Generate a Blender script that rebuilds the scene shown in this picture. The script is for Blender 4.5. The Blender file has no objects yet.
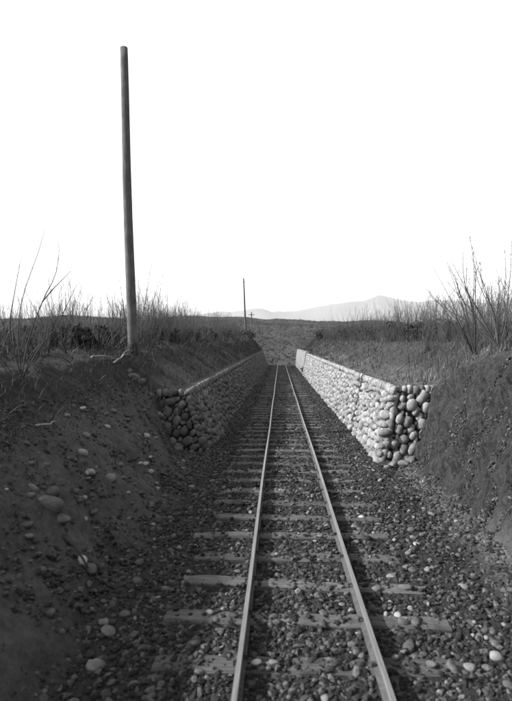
import bpy, math
import numpy as np
from mathutils import Vector, Matrix, Euler

# ------------------------------------------------------------------ camera, sky, sun, exposure
scene = bpy.context.scene
col = scene.collection
R = math.radians
CAM_Z = 2.2
FPX = 520.0                                   # focal length in pixels of the 512 x 701 photograph
cam_d = bpy.data.cameras.new('camera')
cam = bpy.data.objects.new('camera', cam_d); col.objects.link(cam)
cam_d.sensor_fit = 'VERTICAL'; cam_d.sensor_height = 24.0
cam_d.lens = 24.0 * FPX / 701.0
cam_d.clip_start = 0.05; cam_d.clip_end = 60000
cam.location = (0, 0, CAM_Z)
YAW = math.atan(24.0 / FPX); PITCH = -math.atan(2.5 / FPX)
cam.rotation_euler = (R(90) + PITCH, 0, YAW)
cam_d.dof.use_dof = True; cam_d.dof.focus_distance = 13.0; cam_d.dof.aperture_fstop = 1.15
scene.camera = cam

SUN_EL = R(31); SUN_AZ = R(-100)               # azimuth from +Y towards +X: from the left, a little behind
world = bpy.data.worlds.new('World'); scene.world = world; world.use_nodes = True
wn = world.node_tree.nodes; wl = world.node_tree.links
bg = wn['Background']
sky = wn.new('ShaderNodeTexSky'); sky.sky_type = 'NISHITA'; sky.sun_disc = False
sky.sun_elevation = SUN_EL; sky.sun_rotation = SUN_AZ
sky.air_density = 1.0; sky.dust_density = 2.5; sky.ozone_density = 1.0
sep = wn.new('ShaderNodeSeparateColor')       # a blue-sensitive plate sees only the blue of the sky
wl.new(sky.outputs[0], sep.inputs[0]); wl.new(sep.outputs[2], bg.inputs[0])
bg.inputs[1].default_value = 0.15

sd = bpy.data.lights.new('sun', 'SUN'); sun = bpy.data.objects.new('sun', sd); col.objects.link(sun)
sd.energy = 5.0; sd.angle = R(0.6); sd.color = (1, 1, 1)
to_sun = Vector((math.sin(SUN_AZ) * math.cos(SUN_EL), math.cos(SUN_AZ) * math.cos(SUN_EL), math.sin(SUN_EL)))
sun.rotation_euler = to_sun.to_track_quat('Z', 'Y').to_euler()
sun.location = to_sun * 100

vs = scene.view_settings
vs.view_transform = 'Standard'; vs.look = 'None'; vs.gamma = 1.0; vs.exposure = 1.3
vs.use_curve_mapping = False

rng = np.random.default_rng(7)

# ------------------------------------------------------------------ helpers
_ry = Matrix.Rotation(YAW, 3, 'Z') @ Matrix.Rotation(R(90) + PITCH, 3, 'X')
def at(px, py, d):
    """point d metres in front of the camera that the photograph shows at (px, py)"""
    v = _ry @ Vector(((px - 256) / FPX * d, -(py - 350.5) / FPX * d, -d))
    return Vector((v.x, v.y, v.z + CAM_Z))

def tag(o, label=None, cat=None, group=None, kind=None):
    if label: o['label'] = label
    if cat: o['category'] = cat
    if group: o['group'] = group
    if kind: o['kind'] = kind
    return o

def empty(name, loc=(0, 0, 0)):
    o = bpy.data.objects.new(name, None); col.objects.link(o)
    o.location = loc; o.empty_display_size = 0.2
    return o

def link(name, me, parent=None, loc=None):
    o = bpy.data.objects.new(name, me); col.objects.link(o)
    if parent is not None: o.parent = parent
    if loc is not None: o.location = loc
    return o

def mesh(name, V, F, mat=None, smooth=False, tone=None):
    """V (n,3); F list of (m,k) int arrays; tone: per-vertex grey"""
    V = np.asarray(V, dtype=np.float32)
    F = [np.asarray(f, dtype=np.int32) for f in (F if isinstance(F, (list, tuple)) else [F]) if len(f)]
    me = bpy.data.meshes.new(name)
    me.vertices.add(len(V)); me.vertices.foreach_set('co', V.ravel())
    nl = sum(f.size for f in F); npol = sum(len(f) for f in F)
    me.loops.add(nl); me.polygons.add(npol)
    me.loops.foreach_set('vertex_index', np.concatenate([f.ravel() for f in F]))
    tot = np.concatenate([np.full(len(f), f.shape[1], dtype=np.int32) for f in F])
    st = np.concatenate([[0], np.cumsum(tot)[:-1]]).astype(np.int32)
    me.polygons.foreach_set('loop_start', st)
    me.polygons.foreach_set('loop_total', tot)
    me.polygons.foreach_set('use_smooth', np.full(npol, smooth, dtype=bool))
    if tone is not None:
        tone = np.asarray(tone, dtype=np.float32)
        a = me.color_attributes.new('tone', 'FLOAT_COLOR', 'POINT')
        c = np.ones((len(V), 4), dtype=np.float32)
        if tone.ndim == 1: c[:, :3] = tone[:, None]
        else: c[:, :3] = tone
        a.data.foreach_set('color', c.ravel())
    me.update(); me.validate()
    if mat: me.materials.append(mat)
    return me

def _hash(ix, iy, s):
    h = (ix.astype(np.int64) * 374761393 + iy.astype(np.int64) * 668265263 + s * 1442695041) & 0xFFFFFFFF
    h = ((h ^ (h >> 13)) * 1274126177) & 0xFFFFFFFF
    h = h ^ (h >> 16)
    return (h & 0xFFFFFF) / float(0xFFFFFF)

def vnoise(x, y, s=0):
    x = np.asarray(x, dtype=np.float64); y = np.asarray(y, dtype=np.float64)
    x, y = np.broadcast_arrays(x, y)
    ix = np.floor(x); iy = np.floor(y); fx = x - ix; fy = y - iy
    fx = fx * fx * (3 - 2 * fx); fy = fy * fy * (3 - 2 * fy)
    a = _hash(ix, iy, s); b = _hash(ix + 1, iy, s); c = _hash(ix, iy + 1, s); d = _hash(ix + 1, iy + 1, s)
    return (a * (1 - fx) + b * fx) * (1 - fy) + (c * (1 - fx) + d * fx) * fy

def fbm(x, y, s=0, o=4):
    t = 0; a = 0.5; tot = 0
    for k in range(o):
        t = t + a * (vnoise(x * 2 ** k, y * 2 ** k, s + k * 17) - 0.5); tot += a; a *= 0.5
    return t / tot * 2          # about -1 .. 1

def sstep(a, b, x):
    t = np.clip((x - a) / (b - a), 0, 1)
    return t * t * (3 - 2 * t)

# ------------------------------------------------------------------ materials (all grey: a black-and-white plate)
def new_mat(name):
    m = bpy.data.materials.new(name); m.use_nodes = True
    nt = m.node_tree; b = nt.nodes['Principled BSDF']
    b.inputs['Specular IOR Level'].default_value = 0.2
    b.inputs['Roughness'].default_value = 0.9
    return m, nt, b

def noise_node(nt, scale, detail=4, rough=0.55, vec=None, dist=0.0):
    n = nt.nodes.new('ShaderNodeTexNoise')
    n.inputs['Scale'].default_value = scale; n.inputs['Detail'].default_value = detail
    n.inputs['Roughness'].default_value = rough; n.inputs['Distortion'].default_value = dist
    if vec is not None: nt.links.new(vec, n.inputs['Vector'])
    return n.outputs['Fac']

def mrange(nt, v, a, b, c, d):
    n = nt.nodes.new('ShaderNodeMapRange')
    nt.links.new(v, n.inputs['Value'])
    for k, x in zip(('From Min', 'From Max', 'To Min', 'To Max'), (a, b, c, d)): n.inputs[k].default_value = x
    return n.outputs['Result']

def mth(nt, op, a, b=None):
    n = nt.nodes.new('ShaderNodeMath'); n.operation = op
    for i, x in enumerate((a, b)):
        if x is None: continue
        if isinstance(x, (int, float)): n.inputs[i].default_value = x
        else: nt.links.new(x, n.inputs[i])
    return n.outputs[0]

def fmix(nt, f, a, b):
    n = nt.nodes.new('ShaderNodeMix'); n.data_type = 'FLOAT'
    for k, x in ((0, f), (2, a), (3, b)):
        if isinstance(x, (int, float)): n.inputs[k].default_value = x
        else: nt.links.new(x, n.inputs[k])
    return n.outputs[0]

def bump(nt, b, h, strength=0.5, dist=0.02):
    n = nt.nodes.new('ShaderNodeBump'); n.inputs['Strength'].default_value = strength
    n.inputs['Distance'].default_value = dist
    nt.links.new(h, n.inputs['Height']); nt.links.new(n.outputs[0], b.inputs['Normal'])

def position(nt):
    return nt.nodes.new('ShaderNodeNewGeometry').outputs['Position']

def mapping(nt, vec, scale):
    n = nt.nodes.new('ShaderNodeMapping'); n.inputs['Scale'].default_value = scale
    nt.links.new(vec, n.inputs['Vector']); return n.outputs[0]

def tone_attr(nt):
    n = nt.nodes.new('ShaderNodeAttribute'); n.attribute_name = 'tone'; return n.outputs['Color']

def m_tone(name, scale=20, contrast=0.5, rough=0.9, bumps=0.3, bdist=0.01, tone=True, base=0.1, objrand=0.0, lo=None):
    m, nt, b = new_mat(name)
    pos = position(nt)
    f = mrange(nt, noise_node(nt, scale, 5, 0.6, pos), 0.25, 0.75, 1 - contrast, 1 + contrast)
    if tone:
        v = mth(nt, 'MULTIPLY', tone_attr(nt), f)
    else:
        v = mth(nt, 'MULTIPLY', f, base)
    if objrand:
        oi = nt.nodes.new('ShaderNodeObjectInfo')
        v = mth(nt, 'MULTIPLY', v, mrange(nt, oi.outputs['Random'], 0, 1, 1 - objrand, 1 + objrand))
    nt.links.new(v, b.inputs['Base Color'])
    b.inputs['Roughness'].default_value = rough
    if bumps: bump(nt, b, noise_node(nt, scale * 2.5, 6, 0.65, pos), bumps, bdist)
    return m

def mat_ground():
    m, nt, b = new_mat('earth')
    pos = position(nt)
    s = nt.nodes.new('ShaderNodeSeparateColor'); nt.links.new(tone_attr(nt), s.inputs[0])
    veg, bed, bank = s.outputs[0], s.outputs[1], s.outputs[2]
    n1 = noise_node(nt, 1.3, 6, 0.6, pos); n2 = noise_node(nt, 14, 6, 0.7, pos)
    n3 = noise_node(nt, 60, 4, 0.7, pos)
    earth = mth(nt, 'MULTIPLY', mrange(nt, n1, 0.3, 0.7, 0.048, 0.088), mrange(nt, n2, 0.3, 0.7, 0.55, 1.45))
    vg = mth(nt, 'MULTIPLY', mrange(nt, n1, 0.3, 0.7, 0.017, 0.036), mrange(nt, n2, 0.3, 0.7, 0.3, 1.7))
    bd = mth(nt, 'MULTIPLY', mrange(nt, n2, 0.3, 0.7, 0.012, 0.034), mrange(nt, n3, 0.3, 0.7, 0.5, 1.5))
    st = noise_node(nt, 9, 7, 0.72, mapping(nt, pos, (0.9, 2.6, 0.5)), 0.12)
    bk = mth(nt, 'MULTIPLY', mrange(nt, st, 0.36, 0.66, 0.010, 0.074), mrange(nt, n3, 0.3, 0.7, 0.6, 1.4))  # tool-mark streaks, with the shading of their relief painted into the colour
    n0 = noise_node(nt, 0.07, 5, 0.65, mapping(nt, pos, (1.0, 0.45, 1.0)))
    vg = mth(nt, 'MULTIPLY', vg, mrange(nt, n0, 0.35, 0.65, 0.5, 1.25))
    v = fmix(nt, veg, earth, vg); v = fmix(nt, bank, v, bk); v = fmix(nt, bed, v, bd)
    nt.links.new(v, b.inputs['Base Color'])
    h = mth(nt, 'ADD', mth(nt, 'MULTIPLY', n2, 0.7), mth(nt, 'MULTIPLY', n3, 0.35))
    h = mth(nt, 'ADD', h, mth(nt, 'MULTIPLY', mth(nt, 'MULTIPLY', st, bank), 1.5))
    bump(nt, b, h, 1.0, 0.09)
    return m

def mat_timber(name, lo, hi, along):
    m, nt, b = new_mat(name)
    tc = nt.nodes.new('ShaderNodeTexCoord').outputs['Object']
    oi = nt.nodes.new('ShaderNodeObjectInfo').outputs['Random']
    sc = [40, 40, 40]; sc[along] = 2.0
    off = nt.nodes.new('ShaderNodeVectorMath'); off.operation = 'ADD'
    nt.links.new(tc, off.inputs[0])
    cmb = nt.nodes.new('ShaderNodeCombineXYZ')
    for k in range(3): nt.links.new(mth(nt, 'MULTIPLY', oi, 37.0 + k * 11), cmb.inputs[k])
    nt.links.new(cmb.outputs[0], off.inputs[1])
    g = noise_node(nt, 1.0, 6, 0.65, mapping(nt, off.outputs[0], sc), 0.4)
    g2 = noise_node(nt, 3.0, 4, 0.6, off.outputs[0])
    v = mth(nt, 'MULTIPLY', mrange(nt, g, 0.3, 0.72, lo, hi), mrange(nt, g2, 0.3, 0.7, 0.6, 1.25))
    v = mth(nt, 'MULTIPLY', v, mrange(nt, oi, 0, 1, 0.8, 1.2))
    nt.links.new(v, b.inputs['Base Color'])
    bump(nt, b, g, 0.7, 0.012)
    return m

def mat_rail():
    m, nt, b = new_mat('rail_steel')
    pos = position(nt)
    geo = nt.nodes.new('ShaderNodeNewGeometry')
    s = nt.nodes.new('ShaderNodeSeparateXYZ'); nt.links.new(geo.outputs['Normal'], s.inputs[0])
    top = mrange(nt, s.outputs[2], 0.75, 0.95, 0, 1)
    ps = nt.nodes.new('ShaderNodeSeparateXYZ'); nt.links.new(pos, ps.inputs[0])
    n = noise_node(nt, 1, 5, 0.6, mapping(nt, pos, (60, 2.5, 60)))
    rust = mrange(nt, noise_node(nt, 35, 5, 0.7, pos), 0.3, 0.7, 0.03, 0.08)
    steel = mrange(nt, n, 0.3, 0.7, 0.17, 0.30)
    tn = tone_attr(nt)                                        # 1 on the polished running surface
    nt.links.new(fmix(nt, tn, rust, steel), b.inputs['Base Color'])
    nt.links.new(mth(nt, 'MULTIPLY', tn, 0.85), b.inputs['Metallic'])
    nt.links.new(fmix(nt, tn, 0.9, 0.38), b.inputs['Roughness'])
    bump(nt, b, noise_node(nt, 120, 3, 0.6, pos), 0.15, 0.004)
    return m

M = {
    'ground': mat_ground(),
    'gravel': m_tone('gravel_stone', 45, 0.35, 0.85, 0.35, 0.006),
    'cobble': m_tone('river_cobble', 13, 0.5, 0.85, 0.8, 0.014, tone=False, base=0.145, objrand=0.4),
    'cobble_dark': m_tone('dark_river_cobble', 9, 0.5, 0.85, 0.5, 0.012, tone=False, base=0.078, objrand=0.4),  # cobbles of the left wall, a darker base than the right wall's
    'cobble_far': m_tone('river_cobble_far', 10, 0.45, 0.8, 0.3, 0.01),
    'mortar': m_tone('wall_mortar', 9, 0.45, 0.95, 0.7, 0.03, tone=False, base=0.03),
    'render': m_tone('pale_wall_render', 3, 0.5, 0.95, 0.5, 0.03, tone=False, base=0.13),
    'loose': m_tone('loose_stone', 16, 0.5, 0.85, 0.7, 0.012, tone=False, base=0.075, objrand=0.45),
    'loose_pale': m_tone('pale_loose_stone', 22, 0.2, 0.8, 0.35, 0.008, tone=False, base=0.2, objrand=0.3),
    'sleeper': mat_timber('sleeper_timber', 0.028, 0.10, 0),
    'pole': mat_timber('pole_timber', 0.034, 0.088, 2),
    'tar': m_tone('tarred_base', 25, 0.4, 0.7, 0.4, 0.01, tone=False, base=0.014),
    'rail': mat_rail(),
    'iron': m_tone('rusty_iron', 40, 0.4, 0.8, 0.4, 0.005, tone=False, base=0.035),
    'bark': m_tone('shrub_bark', 30, 0.4, 0.9, 0.2, 0.004, tone=False, base=0.04, objrand=0.35),
    'twig': m_tone('shrub_twig', 30, 0.4, 0.9, 0.0, 0.004, tone=False, base=0.06, objrand=0.35),
    'straw': m_tone('bleached_cane', 30, 0.3, 0.9, 0.2, 0.004, tone=False, base=0.16),
    'plant': m_tone('dry_plants', 8, 0.4, 0.95, 0.0, 0.01),
    'wood': m_tone('far_wood', 0.05, 0.5, 0.95, 0.0, 0.01),
    'mountain': m_tone('mountain_rock', 0.0012, 0.45, 0.95, 0.0, 5, tone=False, base=0.08),
    'porcelain': m_tone('porcelain', 10, 0.1, 0.3, 0.0, 0.01, tone=False, base=0.5),
}

# ------------------------------------------------------------------ the lie of the land
CX = 0.21                                            # centre line of the track
RW0, LW0, WEND, WGAP = 10.7, 11.8, 71.0, 46.0        # where the walls begin and end
def track_z(y):
    d = np.maximum(np.asarray(y, dtype=float) - 66, 0)
    return np.where(d < 6, -0.006 * d * d, -0.216 - 0.072 * (d - 6)) + np.where(d > 44, 0.072 * (d - 44), 0)
def track_x(y):
    d = np.maximum(np.asarray(y, dtype=float) - 60, 0)
    return CX + 0.0012 * d * d
def wall_top_r(y): return 1.42 + (np.asarray(y, dtype=float) - 10.7) / 60 * 0.52
def wall_top_l(y): return 1.24 + (np.asarray(y, dtype=float) - 11.8) / 59 * 0.66
def plat_l(y): return 2.13 + 0.0245 * (np.clip(y, 6, 72) - 13.7) - 0.012 * np.clip(np.asarray(y, dtype=float) - 72, 0, 70)
def plat_r(y): return 2.28 + 0.016 * (np.clip(y, 2, 72) - 11) - 0.012 * np.clip(np.asarray(y, dtype=float) - 72, 0, 70)

BED = -0.135
def ground_row(X, y):
    """height of the ground along one row y"""
    bed = BED + float(track_z(y)); cx = float(track_x(y)) - CX
    pl, pr = float(plat_l(y)), float(plat_r(y))
    sh = 0.25 * float(fbm(y * 0.35, 3.3, 5)) ; sh2 = 0.25 * float(fbm(y * 0.35, 9.3, 8))
    # ----- left
    w = float(sstep(LW0 + 0.02, LW0 + 0.22, y))
    toe = float(np.interp(y, [0, 3.5, 9, 11.5], [-1.42, -1.45, -1.72, -2.3]))
    nx = [-60, -8, -4.4 + sh, -3.75 + sh * .5, -2.9 + sh * .2, toe - 0.15, toe + 0.25]
    nz = [pl + 0.5, pl + 0.15, pl + 0.05, pl - 0.12, 1.22, bed + 0.12, bed]
    near = np.interp(X, nx, nz)
    tl = float(wall_top_l(y)) - 0.05
    wx = [-60, -8, -4.5 + sh, -3.8 + sh * .5, -2.5, -2.2, -1.9]
    wz = [pl + 0.5, pl + 0.15, pl + 0.05, pl - 0.10, tl, -0.1, bed]
    wal = np.interp(X, wx, wz)
    left = near * (1 - w) + wal * w
    # ----- right
    w = float(sstep(RW0 + 0.02, RW0 + 0.22, y))
    tz = float(np.interp(y, [4, 7.3, 9.1, 10.3, 10.8], [2.35, 2.22, 2.02, 1.62, 1.45]))
    rt = float(np.interp(y, [2, 5.8, 9.0, 10.7], [2.35, 2.45, 2.72, 2.8])) + sh2 * .3
    nx = [rt - .4, rt, 3.1, 3.3, 4.1 + sh2, 8, 60]
    nz = [bed, bed + 0.16, tz - 0.18, tz, max(pr, tz + 0.03), pr + 0.15, pr + 0.5]
    near = np.interp(X, nx, nz)
    tr = float(wall_top_r(y)) - 0.05
    wx = [2.2, 2.42, 2.62, 3.3, 4.6 + sh2, 8, 60]
    wz = [bed, -0.1, tr, tr + 0.12, pr, pr + 0.15, pr + 0.5]
    wal = np.interp(X, wx, wz)
    right = near * (1 - w) + wal * w
    z = np.where(X < CX, left, right)
    # ----- past the cutting the ground falls into a shallow valley, then the wooded hill rises
    if y > 70:
        k = float(sstep(71, 84, y)); half = 2.6 + (y - 71) * 0.16
        a = np.abs(X - CX - cx)
        soft = bed + (np.where(X < CX, pl, pr) - bed) * sstep(half, half + 3 + (y - 71) * 0.25, a)
        z = z * (1 - k) + soft * k
    if y > 110:
        und = fbm(X / 160, np.full_like(X, y / 160), 31, 4)
        hill = 31.0 * float(sstep(105, 640, y)) * (1 - 0.75 * float(sstep(680, 1500, y)))
        z = z + hill * (1 + 0.30 * und + 0.28 * fbm(X / 75, np.full_like(X, y / 900), 33, 3)) - float(sstep(140, 400, y)) * 0.5 * np.clip(np.abs(X) - 60, 0, 10) * 0.0
    return z

def axis(dense0, dense1, step, far, grow):
    a = list(np.arange(dense0, dense1 + 1e-6, step)); p = []
    x = a[-1]; s = step
    while x < far: s = min(s * grow, 260); x += s; p.append(x)
    q = []; x = a[0]; s = step
    while x > -far: s = min(s * grow, 260); x -= s; q.append(x)
    return np.array(q[::-1] + a + p)

def build_ground():
    X = axis(-5.6, 5.6, 0.06, 9000, 1.13)
    X = np.unique(np.round(np.concatenate([X, np.arange(2.36, 3.42, 0.02), np.arange(-3.0, -1.4, 0.035)]), 4))
    Y = list(np.arange(-6, 1.5, 0.3)) + list(np.arange(1.5, 13, 0.055)); y = Y[-1]
    while y < 9000: y += max(0.055, min((y - 9) * 0.014, 250)); Y.append(y)
    Y = np.array(Y)
    Z = np.stack([ground_row(X, y) for y in Y])
    XX, YY = np.meshgrid(X, Y)
    fade = 1 - sstep(60, 160, YY)
    inbed = sstep(-1.9, -1.4, XX) * (1 - sstep(2.0, 2.4, XX)) * (1 - sstep(70, 85, YY))
    lumps = fbm(XX * 1.7, YY * 1.7, 11, 5) * 0.10 + fbm(XX * 7, YY * 7, 12, 3) * 0.045
    Z = Z + lumps * fade * (1 - inbed) * np.where(np.abs(XX) > 20, 2.0, 1)
    Z = Z + inbed * (fbm(XX * 6, YY * 6, 14, 4) * 0.022 + fbm(XX * 1.3, YY * 1.3, 15, 2) * 0.02)
    # the cut face on the right is scored by the tools that dug it
    rb = sstep(2.4, 2.65, XX) * (1 - sstep(3.1, 3.5, XX)) * (1 - sstep(RW0 - 0.3, RW0, YY)) 
    score = fbm(YY * 5.5 + Z * 3.0, Z * 1.1, 21, 4) * 0.22 + fbm(YY * 14 + Z * 7.0, Z * 4.2, 22, 3) * 0.10
    XX = XX + rb * score
    lb = sstep(-2.9, -2.4, XX) * (1 - sstep(-1.6, -1.45, XX)) * (1 - sstep(LW0 - 0.3, LW0, YY))
    XX = XX + lb * fbm(YY * 3.2, Z * 2.5, 25, 4) * 0.10
    n, mcol = Z.shape
    V = np.stack([XX, YY, Z], -1).reshape(-1, 3)
    i = np.arange(n * mcol).reshape(n, mcol)
    F = np.stack([i[:-1, :-1], i[:-1, 1:], i[1:, 1:], i[1:, :-1]], -1).reshape(-1, 4)
    edge = fbm(XX * 0.9, YY * 0.9, 41, 3) * 0.5
    veg = np.maximum(1 - sstep(-3.5, -2.8, XX + edge), sstep(3.1, 3.7, XX + edge * .6))
    veg = np.maximum(veg, sstep(74, 90, YY))
    tone = np.stack([veg, inbed, rb], -1).reshape(-1, 3)
    me = mesh('ground', V, F, M['ground'], True, tone)
    return tag(link('ground', me), kind='structure'), X, Y, Z
ground, GX, GY, GZ = build_ground()

def gz(x, y):
    """height of the finished ground (bilinear)"""
    x = np.asarray(x, dtype=float); y = np.asarray(y, dtype=float)
    i = np.clip(np.searchsorted(GX, x) - 1, 0, len(GX) - 2); j = np.clip(np.searchsorted(GY, y) - 1, 0, len(GY) - 2)
    fx = (x - GX[i]) / (GX[i + 1] - GX[i]); fy = (y - GY[j]) / (GY[j + 1] - GY[j])
    return (GZ[j, i] * (1 - fx) + GZ[j, i + 1] * fx) * (1 - fy) + (GZ[j + 1, i] * (1 - fx) + GZ[j + 1, i + 1] * fx) * fy

# ------------------------------------------------------------------ far mountains
def build_mountains():
    prof_x = [-400, 60, 180, 225, 247, 262, 268, 275, 300, 325, 345, 362, 375, 382, 395, 412, 440, 500, 640, 1000]
    prof_y = [330, 322, 314, 310, 308.5, 306.5, 308, 310.5, 308.5, 304.5, 301.5, 298, 294, 294.5, 298.5, 300.5, 299, 303, 312, 330]
    D = 11500.0
    U = np.linspace(-380, 980, 420); T = np.linspace(-1, 1, 44)
    ph = np.interp(U, prof_x, prof_y)
    H = (348.5 - ph) / FPX * D
    UU, TT = np.meshgrid(U, T)
    X = (UU - 280) / FPX * D + fbm(UU / 18, TT * 4, 51, 3) * 160
    Y = D + TT * 1900
    env = np.clip(1 - np.abs(TT) ** 1.25, 0, 1)
    spur = 1 - np.abs(fbm(UU / 26, TT * 1.3, 52, 5))
    Z = H[None, :] * env * (0.60 + 0.40 * spur * (1 - env) + 0.40 * env) + fbm(UU / 9, TT * 5, 54, 4) * 38 * env - 40
    n, c = Z.shape; i = np.arange(n * c).reshape(n, c)
    F = np.stack([i[:-1, :-1], i[:-1, 1:], i[1:, 1:], i[1:, :-1]], -1).reshape(-1, 4)
    me = mesh('mountains', np.stack([X, Y, Z], -1).reshape(-1, 3), F, M['mountain'], True)
    tag(link('mountains', me), kind='structure')
build_mountains()

# ------------------------------------------------------------------ stones
def ico(level):
    import bmesh
    bm = bmesh.new(); bmesh.ops.create_icosphere(bm, subdivisions=level, radius=1.0)
    V = np.array([v.co[:] for v in bm.verts]); F = np.array([[v.index for v in f.verts] for f in bm.faces])
    bm.free(); return V, F
ICO1, ICO2, ICO3 = ico(1), ico(2), ico(3)

def lump(base, seed, rough=0.16, square=0.0):
    V, F = base
    r = np.random.default_rng(seed)
    k = r.normal(size=(5, 3)); ph = r.uniform(0, 6.3, 5)
    d = sum(np.sin(V @ k[j] * 1.9 + ph[j]) for j in range(5)) / 5
    k2 = r.normal(size=(4, 3)) * 3.4; ph2 = r.uniform(0, 6.3, 4)
    d = d + 0.4 * sum(np.sin(V @ k2[j] + ph2[j]) for j in range(4)) / 4
    W = V * (1 + rough * d)[:, None]
    if square: W = np.sign(W) * np.abs(W) ** (1 - square)
    return W, F

def rand_rot(n, r, flat=1.0):
    a = r.uniform(0, 2 * np.pi, n); b = r.normal(0, 0.35 * flat, n); c = r.normal(0, 0.35 * flat, n)
    ca, sa, cb, sb, cc, sc = np.cos(a), np.sin(a), np.cos(b), np.sin(b), np.cos(c), np.sin(c)
    z = np.zeros(n); o = np.ones(n)
    Rz = np.stack([ca, -sa, z, sa, ca, z, z, z, o], -1).reshape(-1, 3, 3)
    Rx = np.stack([o, z, z, z, cb, -sb, z, sb, cb], -1).reshape(-1, 3, 3)
    Ry = np.stack([cc, z, sc, z, o, z, -sc, z, cc], -1).reshape(-1, 3, 3)
    return Rz @ Rx @ Ry

def scatter_mesh(name, P, S, Rm, tone, mat, templates, smooth=True):
    """one mesh of many stones: P (n,3), S (n,3), Rm (n,3,3), tone (n,)"""
    Vs, Fs, Ts = [], [], []; off = 0
    idx = rng.integers(0, len(templates), len(P))
    for t, (V, F) in enumerate(templates):
        s = idx == t; n = int(s.sum())
        if not n: continue
        W = V[None] * S[s][:, None, :]
        W = np.einsum('nij,nkj->nki', Rm[s], W) + P[s][:, None, :]
        Vs.append(W.reshape(-1, 3))
        Fs.append((F[None] + (np.arange(n) * len(V))[:, None, None] + off).reshape(-1, F.shape[1]))
        Ts.append(np.repeat(tone[s], len(V))); off += n * len(V)
    return mesh(name, np.concatenate(Vs), [np.concatenate(Fs)], mat, smooth, np.concatenate(Ts))

TEMPL1 = [lump(ICO1, s, 0.5) for s in range(8)]
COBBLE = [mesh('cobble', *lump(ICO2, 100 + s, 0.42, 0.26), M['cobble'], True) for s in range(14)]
DARK_COBBLE = [mesh('dark_cobble', *lump(ICO2, 100 + s, 0.42, 0.26), M['cobble_dark'], True) for s in range(14)]
COB_T = [lump(ICO1, 200 + s, 0.35, 0.2) for s in range(8)]

# ------------------------------------------------------------------ retaining walls
def pack(r, L, h_at, theta, asp, sizes, first, touch=1.0):
    """drop leaning ovals of shrinking size into a strip until it is full; rows of s, t, radius"""
    c, q = math.cos(theta), math.sin(theta)
    def warp(a, b): return (c * a + q * b) / math.sqrt(asp), (-q * a + c * b) * math.sqrt(asp)
    cell = 0.26; grid = {}; out = []
    def ok(a, b, rad):
        u, v = warp(a, b); gi, gj = int(u // cell), int(v // cell)
        for x in (gi - 1, gi, gi + 1):
            for y in (gj - 1, gj, gj + 1):
                for (uu, vv, rr) in grid.get((x, y), ()):
                    if (u - uu) ** 2 + (v - vv) ** 2 < (touch * (rad + rr)) ** 2: return False
        return True
    def put(a, b, rad):
        u, v = warp(a, b); grid.setdefault((int(u // cell), int(v // cell)), []).append((u, v, rad)); out.append((a, b, rad))
    for a, b, rad in first: put(a, b, rad)
    for rad, tries in sizes:
        n = int(L * 1.6 * tries)
        A = r.uniform(0, L, n); B = r.uniform(0, 2.1, n)
        for a, b in zip(A, B):
            if b > h_at(a) - rad * 1.05: continue
            q_ = rad * r.uniform(.93, 1.07)
            if ok(a, b, q_): put(a, b, q_)
    return out
SIZES = [(.105, 30), (.092, 110), (.076, 160), (.062, 260), (.05, 300), (.04, 300)]

def wall_stones(seed, side, y0, y1, base_x, top_x, top_fn, ret_x):
    """cobbles packed over the long face and the return; rows of (pos, half width, half height, depth, angle, frame)"""
    r = np.random.default_rng(seed); out = []
    bat = abs(top_x - base_x) / 1.4; sx = side
    def add(packed, theta, asp, point, normal, along, up, ncap, fat=1.02):
        for k, (s_, t, rad) in enumerate(packed):
            cap = k < ncap
            as_ = asp * r.uniform(.85, 1.2); ang = theta + r.normal(0, .28)
            if cap: ang = math.pi / 2 + r.normal(0, .15)
            out.append((point(s_, t), rad * fat * math.sqrt(as_), rad * fat / math.sqrt(as_), rad * r.uniform(.6, .95) + .02, ang, normal, along, up, cap))
    def cap_row(L, h_at):
        row, a = [], .07
        while a < L:
            rad = r.uniform(.055, .09); row.append((a, h_at(a) - rad * 1.0 + r.normal(0, .008), rad)); a += rad * 1.75
        return row
    # long face
    def pt(s_, t):
        y = y0 + s_; return np.array([base_x + sx * bat * t, y, t - 0.14 + float(track_z(y))])
    nrm = np.array([-sx, 0, bat]) / math.hypot(1, bat); upv = np.array([sx * bat, 0, 1.0]) / math.hypot(1, bat)
    H = lambda a: float(top_fn(y0 + a)) + 0.14
    Ln, th = 14.0, 0.3
    cr = [q for q in cap_row(y1 - y0, H)]
    near = [q for q in cr if q[0] < Ln]; far = [q for q in cr if q[0] >= Ln]
    add(pack(r, Ln, H, th, 1.5, SIZES, near), th, 1.5, pt, nrm, np.array([0, 1.0, 0]), upv, len(near))
    H2 = lambda a: H(a + Ln)
    pf = pack(r, y1 - y0 - Ln, H2, th, 1.5, SIZES[:5], [(a - Ln, b, c_) for a, b, c_ in far])
    add([(a + Ln, b, c_) for a, b, c_ in pf], th, 1.5, pt, nrm, np.array([0, 1.0, 0]), upv, len(far))
    # return, facing back along the open track, with bigger stones up the corner
    L = abs(ret_x - base_x); Ht = float(top_fn(y0)) + 0.14
    def pt2(s_, t): return np.array([base_x + sx * (s_ + bat * t * 0.98), y0 - 0.01 + 0.06 * t, t - 0.14])
    quoin, t = [], .1
    while t < Ht - .1:
        rad = r.uniform(.07, .098); quoin.append((r.uniform(.05, .085), t, rad)); t += rad * 1.75
    th2 = 1.05 if sx > 0 else 2.2
    first = quoin + [q for q in cap_row(L, lambda a: Ht) if q[0] > .12]
    pk = pack(r, L, lambda a: Ht, th2, 1.35, [(.11, 20), (.095, 120), (.082, 300), (.07, 500), (.058, 600), (.046, 700), (.036, 700), (.03, 500)], first, .93)
    add(pk, th2, 1.35, pt2, np.array([0, -1, 0.06]), np.array([sx * 1.0, 0, 0]), np.array([0, 0.06, 1.0]), len(first), 1.12)
    return out

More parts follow.
